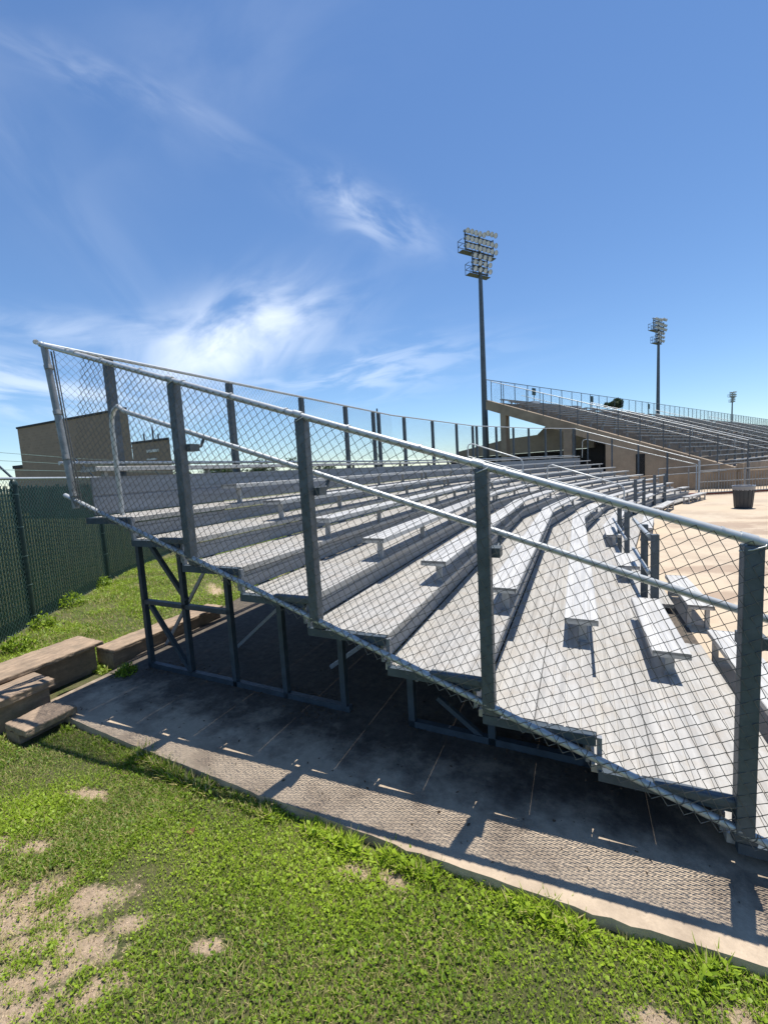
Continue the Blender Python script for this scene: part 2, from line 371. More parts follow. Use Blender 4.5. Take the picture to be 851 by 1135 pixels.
# stringers and support frames
def frame(T, first=False):
    fm = MB(); hx = (P(T, 1) - P(T, 0)).normalized(); sd = Vector((-hx.y, hx.x, 0))
    def A(d, z): p = P(T, 0) + hx * d; p.z = z; return p
    ups = [nd(j) + .04 for j in range(-1, 8)]; ups[-1] = 4.94
    tops = [nz(j - 1) - .05 for j in range(-1, 8)]; tops[0] = .10; tops[-1] = 1.66
    for k, (d, zt) in enumerate(zip(ups, tops)): fm.bar(A(d, 0), A(d, zt), .05, .05, sd)
    fm.bar(A(4.97, .025), A(2.43, .025), .05, .05, sd); fm.bar(A(1.9, .025), A(.02, .025), .05, .05, sd)
    fm.bar(A(4.94, .735), A(3.68, .735), .05, .045, sd)
    fm.bar(A(4.78, 1.40), A(4.28, .80), .04, .04, sd); fm.bar(A(4.85, .70), A(4.33, .05), .04, .04, sd); fm.bar(A(1.66, .27), A(1.33, .03), .035, .035, sd)
    fm.bar(A(.12, .045), A(4.85, 1.57), .05, .06, sd)
    fm.build('support_frame', M['frame'], stand)
for T in (TY(.5), TY(2.9), TY(5.3), 1.0, 1.5, 2.0, 2.5, 3.0, 3.5, 3.97): frame(T)
mb = MB()
for (a, b_) in (((-4.75, 1.2, .95), (-5.35, 1.0, -.02)), ((-3.62, 1.25, .62), (-4.35, 1.2, .02)), ((-2.4, 1.3, .45), (-3.0, 1.1, .02)), ((-1.85, .55, .36), (-2.3, 2.7, .05))):
    mb = MB(); mb.bar(a, b_, .035, .035); mb.build('brace', M['bracket'], stand)
# end channels under the tread ends and the stubs that carry the fence posts
mb = MB()
for j in range(-2, 7):
    d1 = nd(j + 1) if j < 6 else 4.9
    mb.box((-(nd(j) + d1) / 2, .038, nz(j) - .032), (d1 - nd(j) - .01, .04, .055))
mb.build('end_channel', M['frame'], stand)
for k in range(4):
    x = -1.175 * k; z = .193 + .3968 * k; mb = MB()
    mb.box((x - .19, .02, z + .128), (.34, .05, .05)); mb.box((x + .01, .03, z - .045), (.10, .05, .05)); mb.box((x, .03, z + .04), (.05, .03, .16))
    mb.build('post_stub', M['post'], stand, bevel=.012)
for j in range(0, 7):
    mb = MB(); mb.box((-nd(j) + .012, .045, nz(j) - .11), (.025, .03, .19)); mb.build('end_plate', M['riser'], stand)

# ------------------------------------------------------------------ chain link
def chainlink(name, a, b, h, parent, m, pitch=.072, wire=.0038, n=4, below=.035, above=0.0, perp=True):
    """zigzag strands of a diamond mesh between the lines a-b and a-b lifted by h (vertical height)"""
    a, b = np.array(a, float), np.array(b, float); d = b - a; Ln = np.linalg.norm(d); e1 = d / Ln
    up = np.array([0, 0, 1.]); nrm = np.cross(e1, up); nrm /= np.linalg.norm(nrm)
    e2 = np.cross(nrm, e1); e2 /= np.linalg.norm(e2)
    if e2[2] < 0: e2 = -e2
    Hh = h * e2[2]; half = pitch / 2; rows = int(round((Hh + below + above) / half)); cols = int(Ln / half)
    k = np.arange(rows + 1); V = []; F = []
    for c in range(cols):
        off = (k + c) % 2; s = c * half + off * half + .0; side = np.where(off == 0, 1, -1) * wire * .55
        # strand c zigzags between s=c*half and (c+1)*half ; nudge past the knot
        pts = a + np.outer(s, e1) + np.outer(-below + k * half, e2) + np.outer(side, nrm)
        jitter = 0.0012 * rng.standard_normal((rows + 1, 3)); pts = pts + jitter
        t = np.gradient(pts, axis=0); t /= np.linalg.norm(t, axis=1)[:, None]
        u = np.cross(t, nrm); u /= np.linalg.norm(u, axis=1)[:, None]
        ring = []
        for q in range(n):
            an = 2 * pi * q / n; ring.append(pts + (u * cos(an) * 1.0 + nrm * sin(an)) * wire / 2)
        ring = np.stack(ring, 1).reshape(-1, 3); base = c * (rows + 1) * n; V.append(ring)
        i = np.arange(rows)[:, None] * n; q = np.arange(n)[None, :]
        F.append(np.stack([base + i + q, base + i + (q + 1) % n, base + i + n + (q + 1) % n, base + i + n + q], -1).reshape(-1, 4))
    return npmesh(name, np.concatenate(V), np.concatenate(F), m, parent)

sf = empty('chain_link_fence'); tag(sf, 'sloping galvanised chain link fence along the near end of the bleachers', 'fence')
def rz(x): return .193 - .3377 * x
mb = MB(); xr = .62
mb.tube([(xr, 0, rz(xr) + 1.399), (-5.20, 0, rz(-5.20) + 1.399 - .01)], .0215, 14)
for k in range(-0, 5):
    x = -1.175 * k - .02; mb.tube([(x - .03, 0, rz(x - .03) + 1.399), (x + .03, 0, rz(x + .03) + 1.399)], .0245, 14)
mb.lathe([(.0, -.02), (.026, -.018), (.026, .015), (.0, .02)], (-5.20, 0, rz(-5.2) + 1.389), 12, (-1, 0, .3))
for k in range(13):
    x = .35 - .47 * k; mb.tube([(x, 0, rz(x) + 1.399), (x + .012, 0, rz(x) + 1.395)], .0235, 10)
mb.build('top_rail', M['galv'], sf)
mb = MB(); mb.tube([(xr, 0, rz(xr)), (-5.14, 0, rz(-5.14))], .0205, 14); mb.build('bottom_rail', M['galv'], sf)
mb = MB()
for k in range(4):
    x = -1.175 * k; b = MB(); b.box((x, .012, rz(x) + .685), (.072, .072, 1.385))
    b.build('post', M['post'], sf, bevel=.006)
    mb.tube([(x - .02, -.024, rz(x) + .01), (x - .02, .05, rz(x) + .03)], .009, 8)
    mb.tube([(x - .03, 0, rz(x - .03) + .0), (x + .03, 0, rz(x + .03))], .0235, 12)
    mb.tube([(x - .05, -.004, rz(x) + 1.35), (x - .01, -.03, rz(x) + 1.362), (x + .035, -.028, rz(x) + 1.378), (x + .05, 0, rz(x) + 1.40)], .0035, 6)
mb.build('clamp', M['galv'], sf)
b = MB(); b.box((.60, .012, .73), (.072, .072, 1.4)); b.build('post', M['post'], sf, bevel=.006)
mb = MB(); mb.tube([(-5.16, .0, 3.31), (-4.99, 0, 1.80)], .029, 14)
for z in (3.14, 2.72, 2.30, 1.95):
    x = -5.16 + .17 * (3.31 - z) / 1.51; mb.tube([(x, 0, z), (x + .012, 0, z - .04)], .034, 12)
mb.build('corner_tube', mat('dull_pipe', (.27, .28, .28), .5, .35, .3, 12), sf)
mb = MB(); mb.tube([(-5.06, .0, 3.25), (-4.93, 0, 1.86)], .007, 6); mb.tube([(-5.02, .0, 3.25), (-4.89, 0, 1.86)], .005, 6); mb.build('tension_bar', M['wire'], sf)
chainlink('wire_mesh', (.66, -.024, rz(.66)), (-5.03, -.024, rz(-5.03)), 1.399, sf, M['wire'], wire=.0046, n=5, below=.045)
mb = MB()
for k in range(40):
    x = .6 - .142 * k; c = Vector((x, 0, rz(x))); e = Vector((.947, 0, -.32)); f = Vector((.32, 0, .947)); pts = []
    for a in range(0, 9): an = a / 8 * 2 * pi; pts.append(c + (f * cos(an) + Vector((0, 1, 0)) * sin(an)) * .0225 + e * (a - 4) * .003)
    mb.tube(pts, .0022, 5)
mb.build('tie_wire', M['wire'], sf)

# rear fence along the top of the stand
rf = empty('chain_link_fence'); tag(rf, 'tall chain link fence with slate posts along the back of the top bleacher row', 'fence')
dR = 5.17; zT = 3.335; zB = 2.235; zo = [0, .12, .17, .26, .31]
def zof(T): return float(np.interp(T, [0, 1, 2, 3, 4], zo))
mb = MB(); Ts = [0, 1, 2, 3, 4]; mb.tube([P(T, dR, zT + zof(T)) for T in Ts], .019, 10); mb.build('top_rail', M['galv'], rf)
mb = MB(); mb.tube([P(T, dR, zB) for T in Ts], .019, 10); mb.build('bottom_rail', M['galv'], rf)
Yd = [.6, 2.3, 4.02, 5.6, 6.95, 7.25]
Tpos = [y / vert(1, dR).y for y in Yd] + [1.12, 1.42, 1.74, 2.0, 2.06, 2.38, 2.7, 3.02, 3.35, 3.68, 3.97]
for T in Tpos:
    b = MB(); c = P(T, dR + .03); t = (P(T + .01, dR) - P(T - .01, dR)).normalized()
    b.box((c.x, c.y, 2.55 + zof(T) / 2), (.075, .075, 1.55 + zof(T)), Vector((t.y, -t.x, 0)), t); b.build('post', M['post'], rf)
for i in range(4):
    chainlink('wire_mesh', P(i, dR - .02, zB - .02 + zo[i] * .7), P(i + 1, dR - .02, zB - .02 + zo[i + 1] * .7), zT - zB + .01, rf, M['wire'], wire=.0034, n=3, below=.0)
b = MB(); b.tube([P(Tpos[4] + .035, dR + .05, 1.9), P(Tpos[4] + .035, dR + .05, 3.55)], .02, 8); b.build('thin_pole', M['post'], rf)

# far end fence of the stand
ef = empty('chain_link_fence'); tag(ef, 'far sloping rail fence closing the far end of the bleachers beside the concrete ramp', 'fence')
def E4(d, z): return P(4, d, z)
mb = MB(); mb.tube([E4(-.30, 1.66), E4(5.2, 3.64)], .021, 10)
mb.tube([E4(-.05, .92 + .62), E4(4.55, .92 + .62 + 4.6 * .33 - .03), E4(4.72, 3.0), E4(4.78, 2.9), E4(4.8, 2.1)], .019, 10)
mb.build('rail', M['galv'], ef)
for d in (-.30, .9, 2.1, 3.3, 4.5, 5.17):
    b = MB(); z = 1.66 + (d + .3) * .36; z0 = max(0, z - 1.45); b.box(E4(d, (z + z0) / 2), (.07, .07, z - z0), vert(4, 1) - vert(4, 0)); b.build('post', M['post'] if d > 0 else M['galv'], ef)
chainlink('wire_mesh', E4(5.17, 2.04), E4(-.3, .26), 1.4, ef, M['wire'], wire=.003, n=3, below=0, pitch=.09)
mb = MB(); mb.tube([E4(-.20, .3), E4(-.20, 1.50), E4(-.05, 1.54)], .02, 8); mb.build('end_tube', M['galv'], ef)

# handrail just inside the near fence
hr = empty('handrail'); tag(hr, 'long galvanised handrail sloping just inside the near chain link fence', 'handrail')
def hz(x): return 1.215 - .327 * x
pts = [(-4.63, .2, 1.71), (-4.63, .2, 2.55)] + [(-4.63 + .14 * (1 - cos(a)), .2, 2.55 + .17 * sin(a)) for a in (radians(30), radians(55), radians(80))] + [(-4.43, .2, hz(-4.43)), (.02, .2, hz(.02)), (.55, .2, hz(.55))]
mb = MB(); mb.tube(pts, .0205, 12); mb.build('rail', M['galv'], hr)
for k in range(0, 4):
    x = -1.175 * k + .06; b = MB(); z = hz(x); b.tube([(x, .2, z - .01), (x - .01, .17, z - .075), (x - .01, .10, z - .09)], .013, 8); b.box((x - .03, .085, z - .09), (.10, .09, .055))
    b.build('clamp', M['post'], hr)
b = MB(); b.tube([(.075, .2, hz(.075)), (.075, .2, .33)], .019, 10); b.build('support_tube', M['galv'], hr)
# aisle handrails
def loop(name, Ta, d_lo, d_hi, z_lo, z_hi, f_lo, f_hi, label):
    o = empty(name); tag(o, label, 'handrail', None); mb = MB()
    A = lambda d, z: P(Ta, d, z)
    mb.tube([A(d_lo, f_lo), A(d_lo, z_lo - .12), A(d_lo + .03, z_lo - .04), A(d_lo + .10, z_lo + .02), A(d_hi - .14, z_hi), A(d_hi - .04, z_hi - .03), A(d_hi, z_hi - .10), A(d_hi, f_hi)], .02, 10); mb.build('rail', M['galv'], o)
    mb = MB(); mb.tube([A(d_lo, z_lo - .42), A(d_hi, z_hi - .42)], .018, 10); mb.build('mid_rail', M['galv'], o)
loop('handrail', 1.70, .05, 2.10, 1.20, 1.88, .32, .91, 'lower short handrail loop in the middle aisle of the bleachers')
loop('handrail', 1.70, 2.85, 4.70, 2.12, 2.74, 1.11, 1.70, 'upper short handrail loop in the middle aisle of the bleachers')
# guard rails in front of the lowest row
def guard(Y0, Y1, posts, x, zt, zm, label):
    o = empty('guard_rail'); tag(o, label, 'guard rail'); mb = MB()
    for z in (zt, zm): mb.tube([(x - .05, Y0, z), (x - .05, Y1, z)], .022, 10)
    mb.build('rail', M['galv'], o)
    for y in posts: b = MB(); b.box((x, y, (zt + .02) / 2), (.075, .06, zt + .02)); b.build('post', M['post'], o, bevel=.006)
guard(2.88, 4.25, (2.86, 3.62), .05, 1.13, .72, 'nearer two post guard rail beside the gap in the lowest bench row')
guard(5.0, 7.5, (5.4, 6.7), .03, 1.16, .72, 'second two post guard rail further along the lowest bench row')
for i, (Ta, lab) in enumerate(((2.18, 'far guard rail with two dark posts at the foot of the bleachers, left one'), (2.92, 'far guard rail with two dark posts at the foot of the bleachers, right one'))):
    o = empty('guard_rail'); tag(o, lab, 'guard rail'); mb = MB()
    for z in (1.2, .78): mb.tube([P(Ta, .0, z), P(Ta + .30, .0, z)], .021, 8)
    mb.build('rail', M['galv'], o)
    for T in (Ta, Ta + .30): b = MB(); b.box(P(T, 0, .68), (.09, .09, 1.16)); b.build('post', M['post'], o)
# free-standing front benches on the plaza
FB = [((TY(.9), TY(2.45)), 'nearest aluminium bench on its own legs on the sunlit plaza below the stand'),
      ((TY(3.2), TY(4.55)), 'second aluminium bench on its own legs, just beyond the gap in the walkway'),
      ((1.3, 1.95), 'third front bench along the foot of the stand'), ((2.3, 2.9), 'fourth front bench along the foot of the stand'), ((3.35, 3.93), 'farthest front bench by the far end fence')]
for (a, b_), lab in FB:
    o = empty('bench'); tag(o, lab, 'bench', 'benches along the foot of the stand')
    bench(-2, a, b_, parent=o, name='seat', d0=-.655, zt=.30, foot=0.0, legs=True)

# ------------------------------------------------------------------ ground
def sheet(name, pts, z, m, kind='structure', th=None):
    mb = MB(); n = len(pts)
    if th: mb.loft([[(x, y, z - th) for x, y in pts], [(x, y, z) for x, y in pts]])
    else: mb.add([(x, y, z) for x, y in pts], [tuple(range(n))])
    o = mb.build(name, m, None, recalc=bool(th)); o['kind'] = kind; return o
g = sheet('ground', [(-900, -900), (900, -900), (900, 900), (-900, 900)], -.062, M['ground'])
edge = [(-5.25, -.37), (-4.4, -.43), (-3.6, -.46), (-2.6, -.48), (-1.6, -.49), (-.8, -.48), (0, -.44), (.9, -.42), (.9, 24.), (-4, 26), (-6.6, 12), (-6.6, 9), (-5.95, 3.2), (-5.60, 1.4), (-5.26, .2)]
def ragged(pts, n0):
    out = []
    for a, c in zip(pts[:n0], pts[1:n0 + 1]):
        k = max(2, int(math.hypot(c[0] - a[0], c[1] - a[1]) / .07))
        for i in range(k): f = i / k; out.append((a[0] + (c[0] - a[0]) * f, a[1] + (c[1] - a[1]) * f + random.gauss(0, .0016) - (.012 if random.random() < .03 else 0)))
    return out + pts[n0:]
edge = ragged(edge, 7)
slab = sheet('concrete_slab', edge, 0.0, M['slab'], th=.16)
bv = slab.modifiers.new('bevel', 'BEVEL'); bv.width = .012; bv.segments = 2; bv.limit_method = 'ANGLE'
sheet('plaza', [(.44, -.4), (60, -.4), (60, 20), (30, 34), (16, 60), (5.5, 25.2), (3.8, 22.5), (1.8, 17), (.44, 8)], .004, M['plaza'])
sheet('plaza_edge', [(.9, -.4), (60, -.4), (60, 60), (-3, 60), (-3, 24.), (.9, 24)], -.01, M['plaza'])

# ------------------------------------------------------------------ lawn
def in_patch(x, y):
    m = np.full(x.shape, 9.)
    for (px, py, rx, ry, an) in PATCH:
        dx, dy = x - px, y - py; u = (dx * cos(an) + dy * sin(an)) / rx; v = (-dx * sin(an) + dy * cos(an)) / ry
        m = np.minimum(m, np.sqrt(u * u + v * v))
    return m + .30 * lownoise(x, y, 30, 31) + .22 * lownoise(x, y, 70, 32)
def lownoise(x, y, s, seed):
    r = np.random.default_rng(seed); o = np.zeros_like(x)
    for k in range(14):
        an = r.uniform(0, 2 * pi); f = s * r.uniform(.5, 2.2); o += np.sin((x * cos(an) + y * sin(an)) * f + r.uniform(0, 6.3)) / sqrt(14 / 2)
    return o
def edgeY(x): return np.interp(x, [-5.25, -4.4, -3.6, -2.6, -1.6, -.8, 0, .9], [-.37, -.43, -.46, -.48, -.49, -.48, -.44, -.42])
def leaves(n, region, size, seed, blade_frac=.45, z0=-.062):
    r = np.random.default_rng(seed); x = r.uniform(region[0], region[1], n); y = r.uniform(region[2], region[3], n)
    edgeband = region[3] < -.41 and region[2] > -.6
    keep = ((x < -5.4) | (y < edgeY(x) - .004 + .03 * lownoise(x, x * 0, 9, 77))) & ~((x > -5.28) & (y > -.40) & (x < .9))
    fx = -6.45 - (y + .35) * .8
    keep &= (x > np.where(y > -.6, -7.42 - (y) * .78, -99))
    pm = in_patch(x, y) + .35 * lownoise(x, y, 14, 3) 
    if edgeband: keep &= lownoise(x, x * 0, 7, 55) + .35 * lownoise(x, y, 25, 56) > -.05
    inp = pm < .95; keep &= (pm > .92 + .30 * r.standard_normal(n)) | (r.random(n) < .10)
    ln = lownoise(x, y, 5, 5); keep &= r.random(n) < np.clip(.88 + .18 * ln, .35, 1)
    keep &= ~((x > -5.62) & (x < -5.1) & (y < .26) & (y > -3)) & ~((x > -5.05) & (x < -4.68) & (y > -.76) & (y < -.33)) & ~((x > -5.6) & (x < -5.15) & (y > .38) & (y < 1.5))
    x, y, ln, inp = x[keep], y[keep], ln[keep], inp[keep]; n = len(x)
    near = np.clip(1 - np.abs(y - edgeY(x)) / .22, 0, 1) * (x > -5.2)
    S_ = size * r.uniform(.6, 1.35, n) * (1 + .5 * near * (r.random(n) < .6)) * (1 + .15 * ln)
    bl = r.random(n) < blade_frac
    az = r.uniform(0, 2 * pi, n); tilt = np.where(bl, r.uniform(.35, 1.35, n), r.uniform(.9, 1.5, n))
    L_ = np.where(bl, S_ * 2.6, S_ * .95); Wd = np.where(bl, S_ * .17, S_ * .72)
    dirh = np.stack([np.cos(az), np.sin(az), np.zeros(n)], 1); sd = np.stack([-np.sin(az), np.cos(az), np.zeros(n)], 1)
    zb = np.where(bl, z0, z0 + S_ * r.uniform(.25, 1.1, n)); B = np.stack([x, y, zb], 1)
    up = np.array([0, 0, 1.])
    mid = B + (dirh * np.sin(tilt * .6)[:, None] + up * np.cos(tilt * .6)[:, None]) * (L_ * .5)[:, None]
    tip = mid + (dirh * np.sin(tilt)[:, None] + up * np.cos(tilt)[:, None]) * (L_ * .5)[:, None]
    w0 = np.where(bl, .8, .25); w1 = 1.; w2 = np.where(bl, .12, .35)
    rollv = r.normal(0, .35, n); sdr = sd + up * rollv[:, None] * .6
    V = np.stack([B - sdr * (Wd * w0 / 2)[:, None], B + sdr * (Wd * w0 / 2)[:, None], mid + sdr * (Wd * w1 / 2)[:, None], mid - sdr * (Wd * w1 / 2)[:, None],
                  tip + sdr * (Wd * w2 / 2)[:, None], tip - sdr * (Wd * w2 / 2)[:, None]], 1).reshape(-1, 3)
    i = np.arange(n)[:, None] * 6; F = np.concatenate([i + np.array([0, 1, 2, 3]), i + np.array([3, 2, 4, 5])], 0)
    big = lownoise(x, y, 3.2, 9); tone = np.clip(.42 + .16 * big + r.normal(0, .17, n) + .10 * near, 0, .80)
    tone = np.where(bl & (r.random(n) < .15 + .26 * (big < -.4) + .5 * inp), r.uniform(.86, 1, n), tone)
    return V, F, np.repeat(tone, 6)
Vs = []; Fs = []; As = []; o_ = 0
for spec in ((150000, (-3.6, .2, -1.95, -.38), .0105, 1, .72), (85000, (-5.3, -3.0, -1.95, -.36), .0125, 2, .7), (60000, (-7.6, -4.6, -1.9, 1.2), .018, 3, .65),
             (150000, (-11., -5.3, .0, 9.), .026, 4, .7), (22000, (-4.9, .2, -.58, -.42), .021, 5, .8), (9000, (-3.6, .2, -1.95, -.38), .015, 6, .2), (90000, (-7.4, 2.5, -3.6, -1.93), .017, 8, .6), (40000, (.2, 2.6, -1.95, -.4), .015, 9, .6)):
    V, F, A = leaves(*spec); Vs.append(V); Fs.append(F + o_); As.append(A); o_ += len(V)
tag(npmesh('grass', np.concatenate(Vs), np.concatenate(Fs), M['grass'], None, np.concatenate(As)), 'short mixed grass and clover with bare sandy patches', 'grass', None, 'stuff')
def flakes(name, pts, size, flat, m, label, cat):
    n = len(pts); r = np.random.default_rng(99 + n); a = r.normal(0, 1, (n, 3)); a[:, 2] *= flat; c = r.normal(0, 1, (n, 3)); c[:, 2] *= flat
    sz = size * r.uniform(.4, 1.5, n)[:, None]; up = np.array([0, 0, 1.]) * sz * (.15 + (1 - flat) * .0 + .5 * (flat > .6))
    a = a / np.linalg.norm(a, axis=1)[:, None] * sz; c = c / np.linalg.norm(c, axis=1)[:, None] * sz * .6
    V = np.stack([pts - a, pts + c, pts + a, pts - c, pts + up], 1).reshape(-1, 3); i = np.arange(n)[:, None] * 5
    F = np.concatenate([i + np.array(t) for t in ((0, 1, 4), (1, 2, 4), (2, 3, 4), (3, 0, 4))], 0)
    return tag(npmesh(name, V, F, m, None), label, cat, None, 'stuff')
_x = rng.uniform(-5, .3, 2600); _y = .52 + rng.normal(0, .10, 2600) + .05 * np.sin(_x * 5); _k = lownoise(_x, _y, 5, 41) > .15
_x2 = rng.uniform(-5.1, .4, 500); _y2 = rng.uniform(-.42, 1.6, 500)
P1 = np.stack([np.concatenate([_x[_k], _x2]), np.concatenate([_y[_k], _y2]), np.full(_k.sum() + 500, .004)], 1)
flakes('leaf_litter', P1, .010, .25, mat('litter_brown', (.13, .085, .05), .9, 0, .6, 70), 'dry brown leaf crumbs blown along the foot of the stand frame', 'leaf litter')
_x = rng.uniform(-4.3, .2, 40000); _y = rng.uniform(-2, -.5, 40000); _k = in_patch(_x, _y) < 1.1; _x = _x[_k]; _y = _y[_k]
flakes('soil_crumbs', np.stack([_x, _y, np.full(len(_x), -.062)], 1), .0055, .9, mat('crumbly_soil', (.50, .38, .26), .95, 0, .5, 60), 'pale crumbs of soil and tiny stones on the bare patches', 'soil')
# weeds against the green fence
def tuft(name, c, r0, n, size, seed, label, group=None):
    r = np.random.default_rng(seed); an = r.uniform(0, 2 * pi, n); rr = r0 * np.sqrt(r.random(n)) ; x = c[0] + rr * np.cos(an); y = c[1] + rr * np.sin(an)
    z = c[2] + r.random(n) * r0 * 1.6 * (1 - rr / r0 * .6); az = r.uniform(0, 2 * pi, n); t = r.uniform(.2, 1.5, n); sz = size * r.uniform(.6, 1.3, n)
    d = np.stack([np.cos(az) * np.sin(t), np.sin(az) * np.sin(t), np.cos(t)], 1); s = np.stack([-np.sin(az), np.cos(az), r.normal(0, .3, n)], 1); B = np.stack([x, y, z], 1)
    V = np.stack([B, B + d * (sz * .5)[:, None] + s * (sz * .22)[:, None], B + d * sz[:, None], B + d * (sz * .5)[:, None] - s * (sz * .22)[:, None]], 1).reshape(-1, 3)
    st = []; 
    F = np.arange(n)[:, None] * 4 + np.array([0, 1, 2, 3]); o = npmesh(name, V, F, M['grass'], None, np.repeat(np.clip(r.normal(.4, .2, n), 0, .8), 4)); tag(o, label, 'weed', group); return o
tuft('weed', (-1.50, -.50, -.08), .055, 46, .030, 11, 'small leafy weed standing at the grassy edge of the concrete slab')
for i, (x, y, s, lab) in enumerate(((-8.0, .95, .16, 'leafy weeds left of the green fence post'), (-8.75, 1.75, .20, 'taller weed clump just right of the green fence post'), (-9.6, 2.8, .16, 'weeds under the middle of the green fence'), (-7.3, .35, .17, 'weed clump at the left end of the green fence foot'), (-5.08, .32, .12, 'weeds sprouting between the raised slabs beside the concrete'))):
    tuft('weed', (x, y, -.08), s, 420, .05, 20 + i, lab)
# small litter
b = MB(); b.add([(-2.79, -.80, -.055), (-2.755, -.785, -.035), (-2.74, -.82, -.05), (-2.775, -.835, -.03)], [(0, 1, 2), (0, 2, 3)]); tag(b.build('dead_leaf', M['rust']), 'curled brown dead leaf lying in the middle of the lawn', 'leaf')
b = MB(); b.bar((-3.42, -1.20, -.06), (-3.33, -1.17, -.055), .012, .006); tag(b.build('wood_chip', M['stone']), 'pale wood chip lying at the edge of the bare patch', 'debris')
b = MB(); b.box((-3.2, -1.50, -.07), (.05, .025, .01), (1, .4, 0), (-.4, 1, .2)); tag(b.build('wood_chip', M['bark']), 'dark wood chip lying on the bare sandy patch', 'debris')

# ------------------------------------------------------------------ raised slab steps
def step(x0, x1, y0, y1, zt, th, zb, inset, label, ang=0.):
    o = empty('concrete_step'); tag(o, label, 'step', 'raised slabs beside the stand')
    n = max(1, int((y1 - y0) / .95)); ys = [y0 + (y1 - y0) * k / n for k in range(n + 1)]
    b = MB()
    for a, c in zip(ys[:-1], ys[1:]): b.box(((x0 + x1) / 2, (a + c) / 2, zt - th / 2), (x1 - x0, c - a - .006, th))
    o2 = b.build('cap', M['stone'], o, bevel=.012); sb = o2.modifiers.new('sub', 'SUBSURF'); sb.subdivision_type = 'SIMPLE'; sb.levels = sb.render_levels = 5; tx = bpy.data.textures.new('chips', 'CLOUDS'); tx.noise_scale = .07; tx.noise_depth = 3; dm = o2.modifiers.new('chip', 'DISPLACE'); dm.texture = tx; dm.texture_coords = 'GLOBAL'; dm.strength = .022; dm.mid_level = .6
    if zb is not None:
        b = MB(); b.box(((x0 + x1) / 2 - inset / 2, (y0 + y1) / 2 - .02, (zt - th + zb) / 2), (x1 - x0 - inset, y1 - y0 - .06, zt - th - zb)); b.build('base', M['stone'], o)
    return o
step(-5.03, -4.70, -.74, -.35, .085, .065, -.09, .13, 'lowest and smallest sandy slab step at the edge of the grass')
step(-5.52, -5.14, -1.9, -.28, .235, .075, -.09, .04, 'middle sandy slab step behind the lowest one')
step(-5.99, -5.50, -2.6, .38, .285, .05, -.09, .10, 'highest sandy slab with an overhanging top, leftmost')
step(-5.73, -5.40, .40, 2.0, .17, .05, -.09, .03, 'long low sandy kerb slab beyond the highest one, behind the stand frame')

# ------------------------------------------------------------------ green slatted fence
gf = empty('slatted_fence'); tag(gf, 'dark green privacy slatted chain link fence at the left edge', 'fence')
GP = [Vector((-5.6, -2.3, 0)), Vector((-8.43, 1.05, 0)), Vector((-9.95, 3.12, 0)), Vector((-11.6, 5.9, 0)), Vector((-13.2, 9.6, 0))]
zg = 2.19
for i in range(4):
    a, b_ = GP[i], GP[i + 1]; d = (b_ - a); ln = d.length; e = d.normalized(); nn = Vector((e.y, -e.x, 0))
    if nn.dot(Vector((1, -.3, 0))) < 0: nn = -nn
    sl = MB(); k = 0; s = .03
    while s < ln - .03:
        c = a + e * s; wv = .006 * ((k % 2) * 2 - 1); h = zg - .07 + random.uniform(-.04, .02)
        sl.box(c + nn * wv * .4 + Vector((0, 0, h / 2 - .05)), (.030, .004, h), e, nn); s += .0345; k += 1
    sl.build('slats', M['slat'], gf)
    chainlink('wire_mesh', a + nn * .014 + Vector((0, 0, -.05)), b_ + nn * .014 + Vector((0, 0, -.05)), zg + .05, gf, M['wire2'], wire=.0055, n=4, below=0, pitch=.078)
mb = MB(); mb.tube([p + Vector((0, 0, zg)) for p in GP], .022, 10); mb.build('top_rail', M['galv'], gf)
for i, p in enumerate(GP):
    off = Vector((.045, -.045, 0)); b = MB(); b.tube([p + off + Vector((0, 0, -.1)), p + off + Vector((0, 0, 2.14))], .047, 16); b.lathe([(.052, 2.08), (.055, 2.12), (.03, 2.17), (0, 2.185)], p + off, 16); b.build('post', M['gpost'], gf)
    b = MB()
    for z in (.06, .55, 1.0, 1.45, 1.95): b.tube([p + off + Vector((0, 0, z)), p + off + Vector((0, 0, z + .008))], .050, 16)
    b.build('band', M['wire2'], gf)
for p in GP:
    b = MB(); b.bar(p + Vector((0, 0, 2.16)), p + Vector((-.28, -.22, 2.62)), .035, .02); b.build('barb_arm', M['frame'], gf)
mb = MB()
for k, (q, z) in enumerate(((.10, 2.33), (.19, 2.48), (.28, 2.62))):
    mb.tube([p + Vector((-q, -q * .8, z)) for p in GP], .004, 5)
mb.build('barb_wire', M['wire2'], gf)

# ------------------------------------------------------------------ brick buildings on the left
bb = empty('brick_building', (-34.6, 19, 0)); tag(bb, 'large windowless brown brick building with a flat dark roof edge at far left', 'building')
def lbox(mb, x0, x1, y0, y1, z0, z1, o=(0, 0, 0)): mb.box(((x0 + x1) / 2 - o[0], (y0 + y1) / 2 - o[1], (z0 + z1) / 2 - o[2]), (x1 - x0, y1 - y0, z1 - z0))
O = (-34.6, 19, 0)
def trap(mb, x0, x1, y0, y1, q0, q1, z0, z1, o):
    r0 = [Vector((x0, y0, 0)), Vector((x1, y0, 0)), Vector((q1, y1, 0)), Vector((q0, y1, 0))]
    mb.loft([[p + Vector((-o[0], -o[1], z - o[2])) for p in r0] for z in (z0, z1)])
b = MB(); trap(b, -41.5, -27.7, 16, 24, -41.5, -41.2, -.2, 7.02, O); b.build('wall', M['brick'], bb)
b = MB(); trap(b, -41.56, -27.64, 15.94, 24, -41.56, -41.1, 7.02, 7.17, O); b.build('roof_edge', M['tar'], bb)
O = (-25.8, 18.5, 0); b2 = empty('brick_building', O); tag(b2, 'low brown brick annex with pipes on its flat roof beside the large brick building', 'building')
